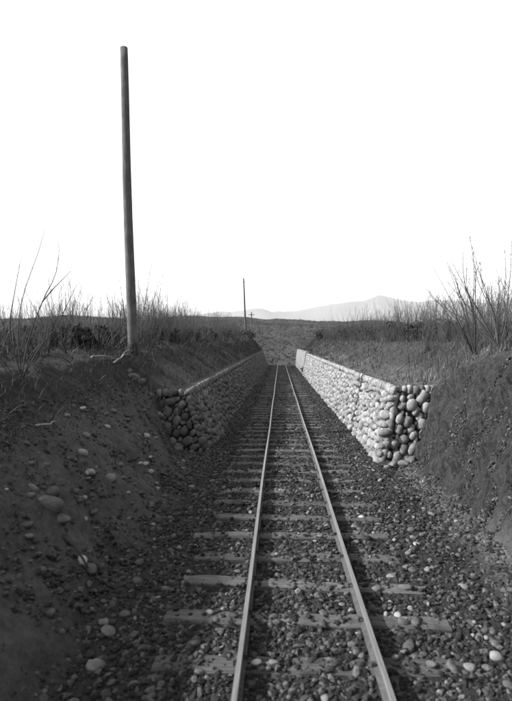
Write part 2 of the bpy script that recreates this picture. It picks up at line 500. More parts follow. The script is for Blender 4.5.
def frame(o):
    pos, a, b, c, ang, n, al, up, cap = o
    ca, sa = math.cos(ang), math.sin(ang)
    e1 = ca * al + sa * up; e2 = -sa * al + ca * up
    e1 = e1 / np.linalg.norm(e1); n = n / np.linalg.norm(n)
    e2 = np.cross(n, e1)
    return np.stack([e1, e2, n], -1)

def prism(rows, closed=True):
    """loft: list of rings (k,3)"""
    k = len(rows[0]); V = np.concatenate(rows); F = []
    for i in range(len(rows) - 1):
        for j in range(k):
            F.append([i * k + j, i * k + (j + 1) % k, (i + 1) * k + (j + 1) % k, (i + 1) * k + j])
    n = len(rows)
    caps = [list(range(k))[::-1], [(n - 1) * k + j for j in range(k)]]
    return V, [np.array(F), np.array(caps)]

def build_wall(name, label, side, y0, y1, base_x, top_x, top_fn, ret_x, seed, tone_base, meshes):
    root = empty(name, (base_x + side * 0.3, y0, 0))
    tag(root, label, 'wall', 'stone walls of the cutting')
    inv = -np.array(root.location)
    bat = (top_x - base_x) / 1.4
    rows = []
    for y in np.linspace(y0 + 0.065, y1, 60):
        tz = float(track_z(y)); H = float(top_fn(y)) - 0.045
        ins = 0.075 * side
        rows.append(np.array([[base_x + ins + bat * -0.2, y, tz - 0.34], [base_x + ins + bat * (H - tz + .14), y, H + (0 if y < 70 else 0)],
                              [top_x + side * 0.42, y, H], [top_x + side * 0.42, y, tz - 0.34]]) + inv)
    V, F = prism(rows if side < 0 else [q[::-1] for q in rows])
    link('mortar_core', mesh('mortar_core', V, F, M['mortar']), root)
    H = float(top_fn(y0)) - 0.045
    xa, xb = base_x + side * 0.05, ret_x + side * 0.15
    rr = [np.array([[x, y0 + 0.07, -0.34], [x, y0 + 0.07 + 0.06 * H, H - 0.004], [x, y0 + 0.4, H - 0.004], [x, y0 + 0.4, -0.34]]) + inv
          for x in (top_x + side * 0.02, xb)]
    V, F = prism(rr if side > 0 else [q[::-1] for q in rr])
    link('return_core', mesh('return_core', V, F, M['mortar']), root)
    st = wall_stones(seed, side, y0, y1, base_x, top_x, top_fn, ret_x)
    st = [s for s in st if not (s[0][1] > y0 + 0.3 and False)]
    dist = np.array([np.linalg.norm(s[0] - np.array([0, 0, CAM_Z])) for s in st])
    order = np.argsort(dist)
    r = np.random.default_rng(seed + 1)
    for k in order[:300]:
        s = st[k]
        o = link('stone', meshes[r.integers(len(meshes))], root)
        m4 = Matrix.Translation(Vector(s[0] + inv)) @ Matrix(frame(s).tolist()).to_4x4() @ Matrix.Diagonal((s[1], s[2], s[3], 1))
        o.matrix_basis = m4
    rest = [st[k] for k in order[300:]]
    P = np.array([s[0] for s in rest]) + inv
    S = np.array([[s[1], s[2], s[3]] for s in rest]); Rm = np.array([frame(s) for s in rest])
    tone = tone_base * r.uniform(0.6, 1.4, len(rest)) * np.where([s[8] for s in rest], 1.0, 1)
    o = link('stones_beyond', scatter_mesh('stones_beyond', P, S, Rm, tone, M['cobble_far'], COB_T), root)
    o['kind'] = 'stuff'
    return root

build_wall('retaining_wall', 'dark rounded-cobble retaining wall left of the track, below the telegraph poles', -1, LW0, WEND, -1.63, -2.13, wall_top_l, -3.25, 301, 0.072, DARK_COBBLE)
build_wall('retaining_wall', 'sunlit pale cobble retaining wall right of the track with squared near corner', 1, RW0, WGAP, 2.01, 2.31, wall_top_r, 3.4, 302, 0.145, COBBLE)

def build_far_wall():
    root = empty('retaining_wall', (2.2, WGAP + 1.2, 0))
    tag(root, 'smooth pale far stretch of the right wall, past the notch at the end of the cutting', 'wall', 'stone walls of the cutting')
    inv = -np.array(root.location)
    rows, cop = [], []
    for y in np.linspace(WGAP + 1.2, WEND, 26):
        tz = float(track_z(y)); H = float(wall_top_r(y)) + 0.06
        rows.append((np.array([[1.97, y, tz - 0.34], [2.33, y, H], [2.75, y, H], [2.75, y, tz - 0.34]]) + inv)[::-1])
        cop.append((np.array([[2.34, y, H + 0.003], [2.34, y, H + 0.04], [2.72, y, H + 0.04], [2.72, y, H + 0.003]]) + inv)[::-1])
    V, F = prism(rows); link('wall_face', mesh('wall_face', V, F, M['render']), root)
    V, F = prism(cop); link('coping', mesh('coping', V, F, M['render']), root)
build_far_wall()

# ------------------------------------------------------------------ track: sleepers and rails
SL0, SLS = 3.78 - 2 * 0.665, 0.665
sleeper_y = SL0 + SLS * np.arange(116)
sleeper_y = sleeper_y + rng.normal(0, 0.03, len(sleeper_y))
def sleeper_mesh(seed):
    r = np.random.default_rng(seed)
    L, W, H = 2.35, 0.2, 0.14; b = 0.014
    xs = np.linspace(-L / 2, L / 2, 19)
    rows = []
    for i, x in enumerate(xs):
        e = 0.0 if 0 < i < len(xs) - 1 else 0.012
        wob = 0.006 * math.sin(x * 2.1 + seed); top = H / 2 + 0.003 * r.normal() - e
        w = W / 2 - e + 0.004 * math.sin(x * 5 + seed) + 0.002 * r.normal()
        x2 = x + (r.normal() * 0.02 if i in (0, len(xs) - 1) else 0)
        rows.append(np.array([[x2, -w + wob, -H / 2], [x2, -w + wob, top - b], [x2, -w + b + wob, top], [x2, wob, top + 0.003 * r.normal()],
                              [x2, w - b + wob, top], [x2, w + wob, top - b], [x2, w + wob, -H / 2]]))
    V, F = prism(rows)
    return mesh('sleeper', V, F, M['sleeper'])
SLEEP = [sleeper_mesh(400 + k) for k in range(9)]
def spike_mesh():
    V, F = [], []
    for (x0, x1, y0, y1, z0, z1) in ((-0.008, 0.008, -0.008, 0.008, -0.05, 0.02), (-0.008, 0.026, -0.013, 0.013, 0.0205, 0.034)):
        o = len(V)
        V += [(x, y, z) for z in (z0, z1) for x, y in ((x0, y0), (x1, y0), (x1, y1), (x0, y1))]
        F += [[o + a for a in f] for f in ((3, 2, 1, 0), (4, 5, 6, 7), (0, 1, 5, 4), (1, 2, 6, 5), (2, 3, 7, 6), (3, 0, 4, 7))]
    return mesh('rail_spike', V, [np.array(F)], M['iron'])
SPIKE = spike_mesh()
ORD = ['first', 'second', 'third', 'fourth', 'fifth', 'sixth', 'seventh', 'eighth', 'ninth', 'tenth', 'eleventh', 'twelfth']
HALF = 0.5                                            # half the gauge
vis = 0
for i, y in enumerate(sleeper_y):
    tz = float(track_z(y)); cx = float(track_x(y))
    slope = (float(track_z(y + .1)) - float(track_z(y - .1))) / .2
    o = link('sleeper', SLEEP[int(rng.integers(len(SLEEP)))])
    o.location = (cx - 0.02 + rng.normal(0, 0.04), y, -0.108 - 0.07 + tz + rng.normal(0, 0.005))
    o.rotation_euler = (slope, rng.normal(0, 0.006), rng.normal(0, 0.022))
    o.scale = (rng.uniform(0.95, 1.04), rng.uniform(0.85, 1.1), 1)
    d = y * math.cos(YAW)
    if 348 + FPX * 2.3 / y < 692 and vis < 12:
        lab = 'grey weathered timber sleeper, %s from the bottom of the photograph' % ORD[vis]; vis += 1
    elif y < 4: lab = 'timber sleeper cut off by the bottom edge of the photograph'
    else: lab = 'timber sleeper in the distant close-packed run of the track'
    tag(o, lab, 'sleeper', 'sleepers under the rails')
    if y < 14:
        for s in (-1, 1):
            for q in (-1, 1):
                sp = link('rail_spike', SPIKE, o)
                lx = s * HALF + q * 0.043 - (o.location.x - CX)
                sp.location = (lx / o.scale[0], (0.035 * q) / o.scale[1], 0.078)
                sp.rotation_euler = (0, 0, 0 if q < 0 else math.pi)

PROF = [(-.047, -.112), (-.047, -.104), (-.009, -.094), (-.008, -.034), (-.024, -.026), (-.025, -.008), (-.019, 0.0),
        (.019, 0.0), (.025, -.008), (.024, -.026), (.008, -.034), (.009, -.094), (.047, -.104), (.047, -.112)]
def build_rail(side, label):
    ys = np.concatenate([np.arange(-2, 60, 1.0), np.arange(60, 92, 0.8)])
    rows, tone = [], []
    for y in ys:
        x = float(track_x(y)) + side * HALF + 0.006 * math.sin(y * 0.6 + side) ; z = float(track_z(y)) + 0.004 * math.sin(y * 0.9)
        rows.append(np.array([[x + a * .78, y, z + b] for a, b in PROF]))
        tone += [1.0 if b > -0.005 else (0.6 if b > -.015 else (0.15 if b > -.03 else 0.0)) for a, b in PROF]
    V, F = prism(rows)
    root = link('rail', mesh('rail', V, F, M['rail'], False, np.array(tone)))
    tag(root, label, 'rail', 'rails of the single track')
    # fish plates at the joints
    for y in (9.4 + 0.35 * side, 18.4 + .35 * side, 27.4 + .35 * side):
        for q in (-1, 1):
            x = float(track_x(y)) + side * HALF + q * 0.0145 + 0.006 * math.sin(y * 0.6 + side)
            V = np.array([[a, b, c] for c in (-.088, -.04) for a, b in ((x - .007, y - .23), (x + .007, y - .23), (x + .007, y + .23), (x - .007, y + .23))])
            Fq = np.array([(3, 2, 1, 0), (4, 5, 6, 7), (0, 1, 5, 4), (1, 2, 6, 5), (2, 3, 7, 6), (3, 0, 4, 7)])
            link('joint_plate', mesh('joint_plate', V, [Fq], M['iron']), root)
build_rail(-1, 'left steel rail of the track with worn bright top')
build_rail(1, 'right steel rail of the track with worn bright top')

# ------------------------------------------------------------------ ballast and loose stones
def build_ballast():
    P, S, T = [], [], []
    for (y0, y1, dens, lo, hi) in ((1.6, 5, 1700, .008, .034), (5, 9, 1100, .010, .036), (9, 16, 480, .014, .038), (16, 34, 130, .02, .042), (34, 72, 34, .03, .05)):
        n = int((y1 - y0) * 4.4 * dens)
        x = rng.uniform(-1.95, 2.6, n); y = rng.uniform(y0, y1, n)
        keep = np.ones(n, bool)
        j = np.argmin(np.abs(sleeper_y[None, :] - y[:, None]), 1)
        on = (np.abs(sleeper_y[j] - y) < 0.11) & (np.abs(x - CX) < 1.15)
        mid = np.abs(x - CX) < 0.5
        cover = np.where(mid, 0.48, 0.30) * (0.4 + 1.2 * vnoise(x * 2.5, y * 2.5, 77))
        keep &= ~(on & (rng.random(n) > cover))
        keep &= np.abs(np.abs(x - CX) - HALF) > 0.055
        patch = vnoise(x * 1.1, y * 1.1, 71)
        keep &= rng.random(n) < 0.45 + 0.75 * patch
        # the left shoulder is mostly earth; the walls' feet too
        keep &= ~((x < -1.3) & (rng.random(n) < 0.6)); keep &= ~((y > LW0) & (x < -1.6)); keep &= ~((y > RW0) & (x > 2.0))
        x, y, on = x[keep], y[keep], on[keep]; n = len(x)
        s = lo + (hi - lo) * rng.random(n) ** 3.0
        z = gz(x, y); z = np.where(on, np.maximum(z, -0.112 + track_z(y)), z)
        P.append(np.stack([x, y, z + s * 0.22], -1))
        S.append(np.stack([s * rng.uniform(.9, 1.5, n), s * rng.uniform(.7, 1.1, n), s * rng.uniform(.45, .8, n)], -1))
        T.append(0.008 + 0.062 * rng.random(n) ** 2.6 + 0.10 * (rng.random(n) < 0.02))
    P, S, T = map(np.concatenate, (P, S, T))
    me = scatter_mesh('ballast', P, S, rand_rot(len(P), rng), T, M['gravel'], TEMPL1, False)
    tag(link('ballast', me), 'dark gravel ballast strewn between and beside the rails', 'gravel', kind='stuff')
    # grit and clods on the two banks
    n = 9000
    x = np.where(rng.random(n) < 0.6, rng.uniform(-3.3, -1.4, n), rng.uniform(2.2, 3.4, n)); y = 2.5 + 9 * rng.random(n)
    k = (rng.random(n) < 0.25 + 0.9 * vnoise(x * 1.3, y * 1.3, 91)) & ~((x > 2.45) & (rng.random(n) < 0.75)); x, y = x[k], y[k]; n = len(x)
    s = .010 + .026 * rng.random(n) ** 3
    me = scatter_mesh('bank_grit', np.stack([x, y, gz(x, y) + s * .2], -1), np.stack([s * 1.3, s, s * .7], -1), rand_rot(n, rng), 0.02 + 0.05 * rng.random(n) ** 2, M['gravel'], TEMPL1, False)
    n = 26000
    x = rng.uniform(2.5, 3.35, n); y = 3.0 + 7.6 * rng.random(n); k = rng.random(n) < .35 + .5 * vnoise(y * 9, gz(x, y) * 2.5, 93); x, y = x[k], y[k]; n = len(x)
    s = .005 + .014 * rng.random(n) ** 3.5; z = gz(x, y)
    fx = np.interp(z, [0, 2], [0, 0]); P2 = np.stack([x + fx, y, z + .0], -1)
    tl = np.tile(np.array([[.42, 0, -.9], [0, 1, 0], [.9, 0, .42]]), (n, 1, 1))
    me2 = scatter_mesh('bank_clods', P2, np.stack([s * .9, s * .8, s * .8], -1) * np.array([2.0, 1, .8]), tl @ rand_rot(n, rng, .6) * 1.0, 0.012 + 0.06 * rng.random(n) ** 2, M['gravel'], TEMPL1, False)
    tag(link('bank_clods', me2), 'clods and tool-scored crumbs on the cut face of the right bank', 'clods', kind='stuff')
    tag(link('bank_grit', me), 'grit and small clods lying on the earth banks', 'grit', kind='stuff')
build_ballast()

LOOSE = [mesh('loose_stone', *lump(ICO2, 500 + s, 0.38, 0.15), M['loose'], True) for s in range(10)]
PALE = [mesh('pale_stone', *lump(ICO2, 520 + s, 0.36, 0.15), M['loose_pale'], True) for s in range(4)]
def loose_stone(x, y, s, label, group=None, pale=False, flat=0.6, name='loose_stone', rz=None):
    me = (PALE if pale else LOOSE)[int(rng.integers(4 if pale else 10))]
    o = link(name, me)
    a, b, c = s * rng.uniform(1.0, 1.35), s * rng.uniform(.75, 1.0), s * flat
    z = float(gz(x, y))
    for yy in sleeper_y:
        if abs(yy - y) < 0.1 and abs(x - CX) < 1.15: z = max(z, -0.112 + float(track_z(y)))
    o.location = (x, y, z + c * 0.35); o.scale = (a, b, c)
    o.rotation_euler = (rng.normal(0, .25), rng.normal(0, .25), rng.uniform(0, 6.28) if rz is None else rz)
    return tag(o, label, 'stone', group)
def on_ground(px, py):
    """where the line of sight through a pixel meets the ground"""
    d0 = None
    for d in np.arange(2.0, 40, 0.02):
        p = at(px, py, d)
        if p.z <= float(gz(p.x, p.y)): return p
    return at(px, py, 10)
# stones that stand out in the photograph
for px, py, s, lab, pale, fl in (
    (497, 659, .045, 'bright white rounded stone at the lower right corner beside the ballast', True, .85),
    (478, 629, .028, 'small white stone just above the bright corner stone', True, .7),
    (486, 640, .026, 'pale chip between the two white stones at lower right', True, .6),
    (398, 620, .032, 'pale stone lying on a sleeper right of the right rail', True, .6),
    (386, 619, .026, 'light stone touching the right rail side, near the pale one', True, .7),
    (257, 668, .040, 'long white sliver of stone between the rails near the bottom edge', True, .35),
    (417, 545, .040, 'light stone on the ballast at the foot of the right bank', True, .6),
    (362, 519, .045, 'light stone on the ballast beside the right rail, middle distance', True, .6),
    (50, 510, .13, 'large rounded stone lodged in the left earth bank', False, .75),
    (52, 494, .075, 'stone resting just above the largest stone of the left bank', False, .7),
    (58, 522, .10, 'flat stone below the largest stone of the left bank', False, .4),
    (83, 455, .085, 'light oval stone high on the left earth bank', True, .6),
    (86, 437, .075, 'oval stone at the top of the bare left bank', False, .55),
    (91, 474, .065, 'small light stone midway down the left bank', True, .6),
    (83, 522, .055, 'small light stone low on the left bank', True, .6),
    (40, 503, .06, 'small stone left of the largest stone of the left bank', False, .6),
    (146, 437, .085, 'light oval stone on the bank beside the left wall corner', True, .6),
    (125, 432, .05, 'small stone on the left bank near the wall corner', False, .6),
    (45, 466, .05, 'small stone on the left bank near the edge of the photograph', False, .6),
    (110, 480, .085, 'stone in a cluster on the lower left bank', False, .6),
    (95, 668, .055, 'rounded stone on the left shoulder at the bottom of the photograph', False, .6),
    (108, 634, .06, 'stone on the left shoulder, above the bottom rounded one', False, .6),
    (137, 583, .05, 'stone at the foot of the left bank beside the sleeper ends', False, .7),
    (138, 565, .045, 'small stone at the foot of the left bank, above its neighbour', False, .7)):
    p = on_ground(px, py)
    loose_stone(p.x, p.y, s, lab, None, pale, fl)
k = 0
while k < 42:
    x, y = rng.uniform(0.85, 2.5), rng.uniform(2.8, 10.2)
    if rng.random() < 0.4: y = rng.uniform(2.8, 5.5)
    loose_stone(x, y, rng.uniform(.03, .055), 'fist-sized grey stone lying in the ballast right of the right rail', 'stones in the right ballast'); k += 1
for k in range(30):
    x, y = rng.uniform(-1.5, -0.42), rng.uniform(2.6, 9)
    loose_stone(x, y, rng.uniform(.028, .055), 'fist-sized grey stone lying in the ballast left of the left rail', 'stones in the left ballast')
for k in range(22):
    x, y = rng.uniform(-0.2, 0.62), rng.uniform(2.6, 9)
    loose_stone(x, y, rng.uniform(.024, .042), 'small stone lying on the ballast between the rails', 'stones between the rails')
for k in range(75):
    y = rng.uniform(3.8, 11); x = rng.uniform(-3.0, -1.75); pl = k % 4 == 0
    loose_stone(x, y, rng.uniform(.022, .06), 'small pale stone half buried in the left earth bank' if pl else 'grey stone half buried in the left earth bank', 'stones in the left bank', pl)

for k in range(16):                                       # cobbles slipped from the ragged end of the left wall
    t = rng.random(); x = -3.35 + 1.3 * t + rng.normal(0, .12); y = LW0 - rng.uniform(.06, .7)
    loose_stone(x, y, rng.uniform(.06, .1), 'cobble slipped into the earth below the near end of the left wall', 'cobbles fallen from the left wall', False, .75, 'fallen_cobble')
for k in range(7):
    x = rng.uniform(2.0, 2.75); y = RW0 - rng.uniform(.12, .5)
    loose_stone(x, y, rng.uniform(.05, .085), 'cobble lying at the foot of the right wall corner', 'cobbles fallen from the right wall', False, .75, 'fallen_cobble')

# ------------------------------------------------------------------ telegraph poles
def pole_mesh(h, r0, r1, seed, lean):
    r = np.random.default_rng(seed); rows = []
    for t in np.linspace(0, 1, 26):
        rad = r0 + (r1 - r0) * t; a = np.linspace(0, 2 * np.pi, 15)[:-1]
        wob = 0.012 * math.sin(t * 7 + seed)
        k = rad * (1 + 0.03 * np.sin(3 * a + t * 4) + 0.012 * r.normal(size=14))
        rows.append(np.stack([k * np.cos(a) - lean * h * t + wob, k * np.sin(a), np.full(14, -0.5 + (h + 0.5) * t)], -1))
    V, F = prism(rows)
    return V, F
def build_pole(base, h, r0, r1, seed, lean, label, cross=False, tar=False, pin=False):
    root = empty('telegraph_pole', base)
    tag(root, label, 'pole', 'telegraph poles left of the track')
    V, F = pole_mesh(h, r0, r1, seed, lean)
    link('shaft', mesh('shaft', V, F, M['pole'], True), root)
    if tar:
        a = np.linspace(0, 2 * np.pi, 17)[:-1]; rows = []
        for z, rr in ((-0.3, r0 + .014), (.05, r0 + .016), (.26, r0 + .012), (.30, r0 + .002)):
            rows.append(np.stack([rr * np.cos(a), rr * np.sin(a), np.full(16, z)], -1))
        V, F = prism(rows); link('tarred_collar', mesh('tarred_collar', V, F, M['tar'], True), root)
    tx = -lean * h
    if cross:
        V = np.array([[x, y, z] for z in (h - .75, h - .6) for x, y in ((tx - .75, -r1 - .1), (tx + .75, -r1 - .1), (tx + .75, -r1), (tx - .75, -r1))])
        Fq = np.array([(3, 2, 1, 0), (4, 5, 6, 7), (0, 1, 5, 4), (1, 2, 6, 5), (2, 3, 7, 6), (3, 0, 4, 7)])
        arm = link('cross_arm', mesh('cross_arm', V, [Fq], M['pole']), root)
        for q in (-.65, .65):
            Vi, Fi = insul(tx + q, -r1 - .05, h - .6); link('insulator', mesh('insulator', Vi, Fi, M['porcelain'], True), arm)
    if pin:
        for q in (-1, 1):
            Vi, Fi = insul(tx + q * (r1 + .12), 0, h - .30 - .12 * q); b = link('insulator', mesh('insulator', Vi, Fi, M['porcelain'], True), root)
            V = np.array([[x, y, z] for z in (h - .33 - .12 * q, h - .30 - .12 * q) for x, y in ((tx, -.015), (tx + q * (r1 + .14), -.015), (tx + q * (r1 + .14), .015), (tx, .015))])
            Fq = np.array([(3, 2, 1, 0), (4, 5, 6, 7), (0, 1, 5, 4), (1, 2, 6, 5), (2, 3, 7, 6), (3, 0, 4, 7)])
            link('bracket', mesh('bracket', V, [Fq], M['iron']), root)
        Vi, Fi = insul(tx, 0, h - 0.03); link('insulator', mesh('insulator', Vi, Fi, M['iron'], True), root)
    return root
def insul(x, y, z):
    a = np.linspace(0, 2 * np.pi, 11)[:-1]; rows = []
    for dz, rr in ((0, .02), (.05, .06), (.10, .07), (.16, .045), (.2, .02)):
        rows.append(np.stack([x + rr * np.cos(a), y + rr * np.sin(a), np.full(10, z + dz)], -1))
    return prism(rows)
p1 = at(133, 350, 13.7); p1.z = float(gz(p1.x, p1.y)) - 0.02
build_pole(p1, 8.05, 0.135, 0.098, 1, 0.030, 'tall weathered telegraph pole with tarred foot, nearest on the left bank', tar=True)
p2 = at(246.2, 338, 70.5); p2.z = float(gz(p2.x, p2.y)) - 0.02
build_pole(p2, 8.0, 0.14, 0.095, 2, 0.045, 'slim far telegraph pole with small top fitting, beyond the left wall', pin=True)
p3 = at(251.5, 340, 127); p3.z = float(gz(p3.x, p3.y))
build_pole(p3, float(CAM_Z + (348.5 - 312.5) / FPX * 127 - p3.z), 0.17, 0.13, 3, 0.0, 'tiny distant telegraph pole with cross arm, farthest away', cross=True)

# ------------------------------------------------------------------ shrubs
def tube(path, r0, r1, sides=4):
    path = np.asarray(path, dtype=float); n = len(path)
    d = np.gradient(path, axis=0); d /= np.linalg.norm(d, axis=1)[:, None] + 1e-9
    ref = np.array([0.3, 1.0, 0.13]); u = np.cross(d, ref); u /= np.linalg.norm(u, axis=1)[:, None] + 1e-9
    v = np.cross(d, u); a = np.arange(sides) * 2 * np.pi / sides
    rad = np.linspace(r0, r1, n)
    V = path[:, None, :] + rad[:, None, None] * (np.cos(a)[None, :, None] * u[:, None, :] + np.sin(a)[None, :, None] * v[:, None, :])
    i = np.arange(n * sides).reshape(n, sides)
    F = np.stack([i[:-1], np.roll(i[:-1], -1, 1), np.roll(i[1:], -1, 1), i[1:]], -1).reshape(-1, 4)
    return V.reshape(-1, 3), F
class Bag:
    def __init__(s): s.V, s.F, s.n = [], [], 0
    def add(s, VF):
        s.V.append(VF[0]); s.F.append(VF[1] + s.n); s.n += len(VF[0])
    def mesh(s, name, mat, smooth=True): return mesh(name, np.concatenate(s.V), [np.concatenate(s.F)], mat, smooth)
def stem_path(r, base, az, tilt, length, bend, n=8):
    pts = [np.array(base, dtype=float)]; d = np.array([math.sin(tilt) * math.cos(az), math.sin(tilt) * math.sin(az), math.cos(tilt)])
    for k in range(n - 1):
        d = d + np.array([r.normal(0, .06), r.normal(0, .06), bend]); d /= np.linalg.norm(d)
        pts.append(pts[-1] + d * length / (n - 1))
    return np.array(pts)
def grow_twigs(r, bag, path, n, ln, rad):
    for q in range(n):
        t = r.uniform(0.3, 0.97); k = t * (len(path) - 1); i = int(k); f = k - i
        p = path[i] * (1 - f) + path[min(i + 1, len(path) - 1)] * f
        az = r.uniform(0, 6.28); tilt = r.uniform(.3, .8)
        bag.add(tube(stem_path(r, p, az, tilt, ln * r.uniform(.4, 1.1) * (1.2 - .7 * t), .08, 4), rad, rad * .35, 3))
def shrub_template(seed, h, nst, spread, rad, tw):
    r = np.random.default_rng(seed); st, tg = Bag(), Bag()
    for k in range(nst):
        az = r.uniform(0, 6.28); off = r.uniform(0, .3) * spread
        L = h * r.uniform(.5, 1.1)
        p = stem_path(r, (off * math.cos(az), off * math.sin(az), -.08), az + r.normal(0, .5), abs(r.normal(0, .3)) * spread + .03, L, r.uniform(-.02, .08))
        st.add(tube(p, rad * r.uniform(.6, 1.1), rad * .25, 4)); grow_twigs(r, tg, p, tw, h * .28, rad * .35)
    return st.mesh('stems', M['bark']), tg.mesh('twigs', M['twig'])
TEMPL = [shrub_template(600 + k, 1.9, int(8 + k % 5 * 3), .8 + .2 * (k % 3), .010, 6) for k in range(14)]
SHRUBS = []
def place_shrub(x, y, s, label, group):
    SHRUBS.append((x, y, s, label, group))
def plant_shrubs():
    order = sorted(SHRUBS, key=lambda q: -q[2] / q[1])
    bagV, bagF, n = [], [], 0
    for k, (x, y, s, label, group) in enumerate(order):
        loc = (x, y, float(gz(x, y)) - .02)
        rot = (rng.normal(0, .06), rng.normal(0, .06), rng.uniform(0, 6.28)); sc = (s, s, s * rng.uniform(.85, 1.15))
        a, b = TEMPL[int(rng.integers(len(TEMPL)))]
        if k < 296:
            e = empty('bare_shrub', loc); tag(e, label, 'shrub', group); e.rotation_euler = rot; e.scale = sc
            link('stems', a, e)['kind'] = 'stuff'; link('twigs', b, e)['kind'] = 'stuff'
        else:
            m = np.array(Euler(rot).to_matrix()) * np.array(sc)[None, :]
            for me in (a, b):
                V = np.empty(len(me.vertices) * 3, dtype=np.float32); me.vertices.foreach_get('co', V)
                F = np.empty(len(me.loops), dtype=np.int32); me.loops.foreach_get('vertex_index', F)
                bagV.append(V.reshape(-1, 3) @ m.T + np.array(loc)); bagF.append(F.reshape(-1, 4) + n); n += len(me.vertices)
    me = mesh('far_shrubs', np.concatenate(bagV), [np.concatenate(bagF)], M['twig'], True)
    tag(link('far_shrubs', me), 'mass of smaller bare shrubs far along both banks', 'shrubs', kind='stuff')
def band(side, n):
    out = []
    while len(out) < n:
        y = 8.5 + 58 * rng.random() ** 1.35
        x = (-4.5 - 7.5 * rng.random() ** 1.3 - .25 * max(0, y - 40) * .1) if side < 0 else (5.0 + 9 * rng.random() ** 1.2)
        if side < 0 and abs(x - p1.x) < .7 and y < p1.y + .4: continue
        if side > 0 and y < 13: continue
        px = 280 + FPX * x / y
        if px < -30 or px > 545: continue
        out.append((x, y))
    return out
for x, y in [(-4.4 - 3.2 * rng.random(), rng.uniform(8.6, 12.6)) for k in range(16)] + band(-1, 130):
    lab = 'leafless upright shrub beside the nearest telegraph pole' if abs(y - p1.y) < 3 else ('leafless upright shrub in the thicket left of the nearest telegraph pole' if y < 14 else 'leafless upright shrub in the thicket between the two telegraph poles')
    place_shrub(x, y, rng.choice([.5, .7, .85, 1.0, 1.15]) * rng.uniform(.85, 1.15) * (1.3 if y > 15 else .72), lab, 'shrubs of the left thicket')
for x, y in band(1, 120):
    lab = 'leafless upright shrub on the right bank, just behind the fan-shaped shrubs' if y < 20 else 'leafless upright shrub in the distant thicket right of the track'
    place_shrub(x, y, rng.choice([.5, .7, .85, 1.0, 1.2]) * rng.uniform(.85, 1.15) * (1.22 if y > 20 else 1), lab, 'shrubs of the right thicket')

for k in range(80):
    y = 15.5 + 44 * rng.random() ** 1.4; x = -4.3 - 2.4 * rng.random()
    place_shrub(x, y, rng.uniform(.75, 1.35), 'leafless upright shrub in the thicket between the two telegraph poles', 'shrubs of the left thicket')
for k in range(70):
    y = 17 + 44 * rng.random() ** 1.4; x = 4.9 + 3.2 * rng.random()
    place_shrub(x, y, rng.uniform(.65, 1.3), 'leafless upright shrub in the distant thicket right of the track' if y >= 20 else 'leafless upright shrub on the right bank, just behind the fan-shaped shrubs', 'shrubs of the right thicket')
for k in range(46):
    y = 8 + 34 * rng.random() ** 1.3; x = -3.75 - .9 * rng.random()
    if abs(x - p1.x) < .45 and y < p1.y + .4: continue
    place_shrub(x, y, rng.uniform(.25, .55), 'small leafless shrub on the edge of the left bank', 'small shrubs on the left bank edge')
for k in range(40):
    y = 13 + 34 * rng.random() ** 1.3; x = 4.0 + 1.2 * rng.random()
    place_shrub(x, y, rng.uniform(.25, .6), 'small leafless shrub on the edge of the right bank', 'small shrubs on the right bank edge')

plant_shrubs()

def from_pixels(pts, r):
    return np.array([list(at(px, py, d)) for px, py, d in pts])
def smooth_path(P, n=12):
    P = np.asarray(P); t = np.linspace(0, len(P) - 1, n); out = []
    for q in t:
        i = min(int(q), len(P) - 2); f = q - i
        p0 = P[max(i - 1, 0)]; p1_, p2_ = P[i], P[i + 1]; p3_ = P[min(i + 2, len(P) - 1)]
        out.append(.5 * (2 * p1_ + (p2_ - p0) * f + (2 * p0 - 5 * p1_ + 4 * p2_ - p3_) * f * f + (3 * p1_ - p0 - 3 * p2_ + p3_) * f ** 3))
    return np.array(out)
def traced_shrub(name, label, base, paths, rad, ntw, ltw, seed):
    r = np.random.default_rng(seed); e = empty(name, base); tag(e, label, 'shrub')
    b = np.array(base); st, tg = Bag(), Bag()
    for P in paths:
        P = smooth_path(P) - b
        st.add(tube(P, rad * r.uniform(.8, 1.1), rad * .25, 5)); grow_twigs(r, tg, P, ntw, ltw, rad * .32)
    link('stems', st.mesh('stems', M['bark']), e); link('twigs', tg.mesh('twigs', M['twig']), e)['kind'] = 'stuff'
# the arching bush at the left edge
bl = at(22, 380, 7.4); bl.z = float(gz(bl.x, bl.y)) - .03
f = lambda *q: np.array([list(at(*c)) for c in q])
lp = [np.vstack([list(bl), f((18, 335, 7.3), (23, 296, 7.2), (38, 253, 7.1), (45, 228, 7.0))]),
      np.vstack([list(bl), f((27, 345, 7.4), (42, 302, 7.4), (55, 276, 7.5), (59, 252, 7.6), (57, 238, 7.6))]),
      np.vstack([f((42, 302, 7.4), (55, 287, 7.2), (71, 271, 7.0))]),
      np.vstack([list(bl), f((38, 350, 7.6), (56, 327, 7.7), (68, 303, 7.8), (77, 284, 7.9))]),
      np.vstack([list(bl), f((10, 332, 7.2), (15, 290, 7.1), (21, 259, 7.0))]),
      np.vstack([list(bl), f((14, 350, 7.6), (12, 320, 7.9))]),
      np.vstack([list(bl), f((34, 352, 7.0), (44, 340, 6.8), (47, 318, 6.8))])]
traced_shrub('arching_shrub', 'leafless shrub with long arching stems at the left edge of the photograph', bl, lp, .011, 3, .22, 71)
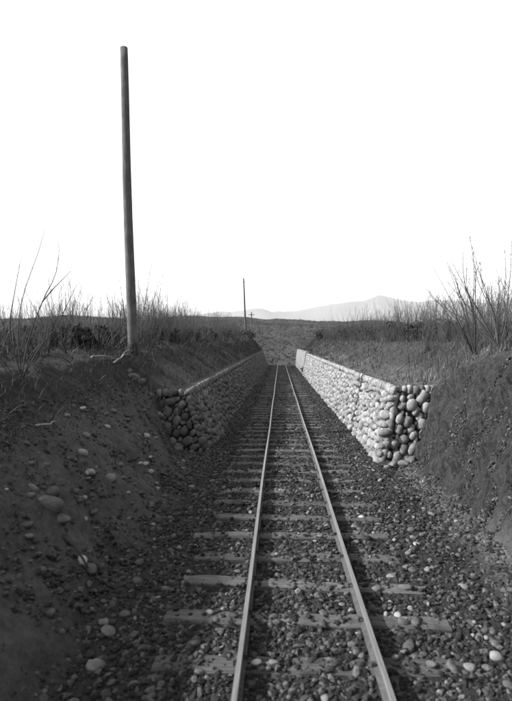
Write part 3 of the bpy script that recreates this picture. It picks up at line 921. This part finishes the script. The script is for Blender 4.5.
# the spreading bush at the right edge
def fan(bpx, bpy_, d, tips, seed):
    r = np.random.default_rng(seed); b = at(bpx, bpy_, d); b.z = float(gz(b.x, b.y)) - .03; out = []
    tips = list(tips) + [(bpx + r.uniform(-48, 22), bpy_ - r.uniform(25, 85)) for q in range(5)]
    for (tx, ty) in tips:
        d2 = d + r.uniform(-1.0, 1.0); k1, k2 = r.uniform(-3, 3), r.uniform(-3, 3)
        out.append(np.vstack([list(b), f((bpx + (tx - bpx) * .35 + k1, bpy_ + (ty - bpy_) * .33, d + (d2 - d) * .35), (bpx + (tx - bpx) * .7 + k2, bpy_ + (ty - bpy_) * .68, d + (d2 - d) * .7), (tx, ty, d2))]))
    return b, out
br, rp = fan(475, 343, 10.2, [(431, 264), (447, 262), (434, 294), (463, 252), (467, 258), (470, 236), (455, 275), (459, 292), (445, 300), (424, 287), (476, 262)], 72)
traced_shrub('spreading_shrub', 'leafless fan-shaped shrub on the right bank, nearer the track', br, rp, .0125, 13, .4, 73)
br, rp = fan(499, 342, 9.4, [(469, 236), (473, 252), (480, 262), (452, 262), (446, 280), (505, 250), (492, 286), (507, 270), (512, 240), (485, 300), (430, 296)], 74)
traced_shrub('spreading_shrub', 'leafless tall shrub at the right edge of the photograph', br, rp, .0125, 13, .4, 75)

def fallen(px0, py0, px1, py1, label, seed, pale):
    r = np.random.default_rng(seed); a = on_ground(px0, py0); b = on_ground(px1, py1); pts = []
    for t in np.linspace(0, 1, 9):
        x, y = a.x + (b.x - a.x) * t + .03 * math.sin(t * 5 + seed), a.y + (b.y - a.y) * t
        pts.append([x - a.x, y - a.y, float(gz(x, y)) + .035 + .05 * math.sin(t * 3.1) - a.z])
    o = link('fallen_branch', mesh('fallen_branch', *tube(pts, .02, .008, 5), M['straw' if pale else 'bark'], True), None, a)
    tag(o, label, 'branch')
fallen(112, 364, 131, 357, 'pale cut branch lying left of the pole foot', 1, True)
fallen(117, 360, 137, 353, 'pale cane leaning towards the foot of the near pole', 2, True)
fallen(90, 360, 118, 361, 'long pale cane on the grass well left of the pole', 3, True)
fallen(141, 345, 165, 356, 'dark cane lying right of the pole, nearest to it', 4, False)
fallen(150, 342, 175, 352, 'dark cane lying farther right of the pole', 5, False)
fallen(35, 430, 58, 428, 'pale stick on the grass at the top of the left bank', 6, True)
fallen(62, 540, 90, 575, 'thin root curving down the bare left bank', 7, False)

# the dark clump by the second pole, and one past the far wall
def clump(name, label, px, py, d, w, h, seed, n=900):
    r = np.random.default_rng(seed); b = at(px, py, d); b.z = float(gz(b.x, b.y)) - .05
    e = empty(name, b); tag(e, label, 'bush')
    u = r.normal(size=(n, 3)); u /= np.linalg.norm(u, axis=1)[:, None]; u *= r.random(n)[:, None] ** .45
    P = u * np.array([w, w, h * .55]) + np.array([0, 0, h * .5]); P *= 1 + .25 * fbm(P[:, 0] * 2, P[:, 2] * 2 + P[:, 1], seed, 2)[:, None]
    link('foliage', leaf_mesh(P, .10, r, .022, .6), e)
    bag = Bag()
    for k in range(9): bag.add(tube(stem_path(r, (0, 0, 0), r.uniform(0, 6.28), r.uniform(0, .8), h * .9, .05, 5), .02, .006, 4))
    link('stems', bag.mesh('stems', M['bark']), e)
def leaf_mesh(P, size, r, tone, var):
    n = len(P); a = r.normal(size=(n, 3)); b = r.normal(size=(n, 3))
    a /= np.linalg.norm(a, axis=1)[:, None]; b -= (a * b).sum(1)[:, None] * a; b /= np.linalg.norm(b, axis=1)[:, None]
    s = size * r.uniform(.5, 1.3, n)[:, None]
    V = np.stack([P - a * s, P + b * s * .45, P + a * s, P - b * s * .45], 1).reshape(-1, 3)
    F = np.arange(4 * n).reshape(n, 4)
    return mesh('foliage', V, [F], M['plant'], False, np.repeat(tone * r.uniform(1 - var, 1 + var, n), 4))
clump('low_bush', 'small dark bush at the foot of the far telegraph pole', 249, 341, 69, .9, 1.2, 81)
clump('low_bush', 'dark low bush at the far end of the left wall', 244, 345, 66, 1.3, 1.0, 82)
clump('low_bush', 'dark tuft in the notch of the right wall', 306, 354, 47, .45, .8, 83, 500)
clump('low_bush', 'small dark bush beyond the end of the rails', 272, 344, 118, 1.5, 1.6, 84)
for k, (px, py, d, w, h, lab) in enumerate(((312, 346, 95, 2.2, 1.8, 'rounded bush beyond the far end of the right wall'), (322, 342, 60, 1.0, 1.3, 'leafy bush on the right bank above the far wall'))):
    clump('low_bush', lab, px, py, d, w, h, 85 + k)

for k, (px, d) in enumerate(((352, 42), (366, 36), (381, 33), (397, 27), (408, 30), (421, 22), (437, 24), (452, 19), (344, 52))):
    clump('low_bush', 'low dark bush among the bare canes of the right thicket', px, 340, d, .55 + .012 * d, .55 + .014 * d, 120 + k, 500)
for k, (px, d) in enumerate(((20, 13), (48, 15), (72, 12.5), (100, 16), (165, 22), (186, 27), (206, 34), (222, 44))):
    clump('low_bush', 'low dark bush among the bare canes of the left thicket', px, 340, d, .4 + .012 * d, .4 + .014 * d, 140 + k, 500)
for o in bpy.data.objects:
    if o.get('label', '').startswith('low dark bush among'): o['group'] = 'low bushes of the thickets'

# ------------------------------------------------------------------ undergrowth, dry grass, far thicket and wood
def blades(P, h, w, lean, tone, r, name, mat):
    n = len(P); az = r.uniform(0, 6.28, n); l = np.abs(r.normal(0, lean, n))
    d = np.stack([np.sin(l) * np.cos(az), np.sin(l) * np.sin(az), np.cos(l)], -1)
    sd = np.stack([-np.sin(az + 1), np.cos(az + 1), 0 * az], -1)
    hh = h[:, None]; ww = w[:, None]
    mid = P + d * hh * .55; d2 = d + np.stack([np.cos(az) * .35, np.sin(az) * .35, -.15 + 0 * az], -1) * np.minimum(1, l / .3)[:, None]
    tip = mid + d2 * hh * .45
    V = np.stack([P - sd * ww, P + sd * ww, mid + sd * ww * .7, mid - sd * ww * .7, tip], 1).reshape(-1, 3)
    i = np.arange(n)[:, None] * 5
    return mesh(name, V, [i + np.array([[0, 1, 2, 3]]), i + np.array([[3, 2, 4]])], mat, False, np.repeat(tone, 5))
def build_plants():
    r = np.random.default_rng(90)
    # dry grass and litter on the banks' shoulders
    n = 110000
    y = 4.5 + 70 * r.random(n) ** 1.8
    side = r.random(n) < .6
    x = np.where(side, -2.28 - 3.5 * r.random(n), 2.48 + 4.2 * r.random(n))
    k = r.random(n) < .15 + 1.1 * vnoise(x * 1.2, y * 1.2, 92) ** 1.5
    k &= ~((x > 0) & (y < RW0) & (x < 3.15)); k &= ~((x < 0) & (y < LW0) & (x > -2.85) & (r.random(n) < .8))
    x, y = x[k], y[k]; n = len(x)
    h = r.uniform(.03, .13, n) * (1 + 1.1 * (r.random(n) < .12)) * (1 + y / 30)
    tone = .015 + .075 * r.random(n) ** 2.2
    lip = (x > 3.1) & (x < 4.0) & (y < 12.5); tone = np.where(lip, tone * 1.7, tone); h = np.where(lip, h * 1.4, h)
    me = blades(np.stack([x, y, gz(x, y) - .01], -1), h, .0035 * (1 + y / 14), .75, tone, r, 'dry_grass', M['plant']) if False else \
        blades(np.stack([x, y, gz(x, y) - .01], -1), h, .0032 * (1 + y / 14), .75, tone, r, 'dry_grass', M['plant'])
    tag(link('dry_grass', me), 'dry grass and plant litter on the shoulders of the banks', 'grass', kind='stuff')
    # dark undergrowth among the shrubs
    P, H, W, T = [], [], [], []
    for s, x0, x1 in ((-1, 4.2, 16), (1, 4.9, 20)):
        n = 60000
        y = 8 + 62 * r.random(n) ** 1.15; x = s * (x0 + (x1 - x0) * r.random(n) ** 1.2)
        px = 280 + FPX * x / y; k = (px > -30) & (px < 545) & (r.random(n) < 1.5 * vnoise(x * .6, y * .6, 95) ** 2.2)
        if s > 0: k &= (y > 12)
        x, y = x[k], y[k]; n = len(x)
        P.append(np.stack([x, y, gz(x, y) - .02], -1))
        hh = r.uniform(.12, .7, n) * (.3 + 1.1 * vnoise(x * .6, y * .6, 96)); hh += .8 * (r.random(n) < .1) * r.random(n)
        H.append(hh); W.append(r.uniform(.003, .009, n) * (1 + y / 18)); T.append(.012 + .05 * r.random(n) ** 2.2)
    P, H, W, T = map(np.concatenate, (P, H, W, T))
    tag(link('undergrowth', blades(P, H, W, .55, T, r, 'undergrowth', M['plant'])), 'dark tangled undergrowth beneath the bare shrubs', 'undergrowth', kind='stuff')
    # fallen canes
    # far thicket beyond the shrubs one can tell apart
    n = 42000
    y = 45 + 75 * r.random(n); s = np.where(r.random(n) < .5, -1, 1); x = s * (5.2 + 45 * r.random(n) ** 1.5)
    px = 280 + FPX * x / y; k = (px > -30) & (px < 545) & (np.abs(x - CX) > 5.2 + np.maximum(0, y - 72) * .3); k &= r.random(n) < 1.3 * vnoise(x * .3, y * .3, 98) ** 1.6; x, y = x[k], y[k]; n = len(x)
    me = blades(np.stack([x, y, gz(x, y) - .05], -1), (.25 + 1.7 * r.random(n) ** 2.2) * (.4 + .9 * vnoise(x * .4, y * .4, 94)), r.uniform(.010, .026, n), .3, .015 + .04 * r.random(n) ** 2, r, 'far_thicket', M['plant'])
    tag(link('far_thicket', me), 'far thicket of bare canes on the level ground', 'thicket', kind='stuff')
    # low scrub of the valley past the cutting
    n = 24000
    y = 76 + 70 * r.random(n); x = r.uniform(-9, 12, n); k = (np.abs(x - track_x(y)) > 2.2) & (r.random(n) < .1 + 1.1 * vnoise(x * .35, y * .2, 99) ** 1.5); x, y = x[k], y[k]; n = len(x)
    me = blades(np.stack([x, y, gz(x, y) - .05], -1), r.uniform(.2, .8, n), r.uniform(.02, .05, n), .5, .02 + .045 * r.random(n) ** 2, r, 'valley_scrub', M['plant'])
    tag(link('valley_scrub', me), 'low scrub in the hollow past the end of the cutting', 'scrub', kind='stuff')
    # wood on the far hill
    n = 26000
    y = 150 + 560 * r.random(n) ** .8; x = r.uniform(-.62, .62, n) * y; k = r.random(n) < .5 + .7 * vnoise(x / 60, y / 30, 97); x, y = x[k], y[k]; n = len(x)
    s = r.uniform(.4, 1.5, n); q = 10
    u = r.normal(size=(n, q, 3)); u /= np.linalg.norm(u, axis=2)[..., None]; u[..., 2] = np.abs(u[..., 2]) * .8
    P = (np.stack([x, y, gz(x, y)], -1)[:, None, :] + u * s[:, None, None] * r.uniform(.4, 1.1, (n, q, 1))).reshape(-1, 3)
    n2 = 700; y2 = r.uniform(560, 660, n2); x2 = r.uniform(-.6, .6, n2) * y2; k = vnoise(x2 / 40, y2 / 80, 88) > .45; x2, y2 = x2[k], y2[k]; n2 = len(x2)
    u = r.normal(size=(n2, 22, 3)); u /= np.linalg.norm(u, axis=2)[..., None]; u[..., 2] = np.abs(u[..., 2])
    P = np.concatenate([P, (np.stack([x2, y2, gz(x2, y2)], -1)[:, None, :] + u * r.uniform(.8, 2.6, (n2, 1, 1)) * r.uniform(.4, 1.0, (n2, 22, 1))).reshape(-1, 3)])
    me = leaf_mesh(P, .36, r, .031, .25)
    tag(link('far_wood', me), 'scrubby wood covering the dark hill in the distance', 'wood', kind='stuff')
build_plants()

# ------------------------------------------------------------------ haze
def build_haze():
    x, y0, y1, z0, z1 = 15500, -9500, 15500, -60, 1500
    V = [(a, b, c) for c in (z0, z1) for a, b in ((-x, y0), (x, y0), (x, y1), (-x, y1))]
    Fq = np.array([(3, 2, 1, 0), (4, 5, 6, 7), (0, 1, 5, 4), (1, 2, 6, 5), (2, 3, 7, 6), (3, 0, 4, 7)])
    m = bpy.data.materials.new('haze_air'); m.use_nodes = True; nt = m.node_tree
    nt.nodes.remove(nt.nodes['Principled BSDF'])
    v = nt.nodes.new('ShaderNodeVolumePrincipled'); v.inputs['Color'].default_value = (.95, .95, .95, 1); v.inputs['Density'].default_value = 0.00004
    v.inputs['Anisotropy'].default_value = 0.0
    nt.links.new(v.outputs[0], nt.nodes['Material Output'].inputs['Volume'])
    tag(link('haze', mesh('haze', V, [Fq], m)), 'pale haze over the far mountains', 'haze', kind='stuff')
build_haze()
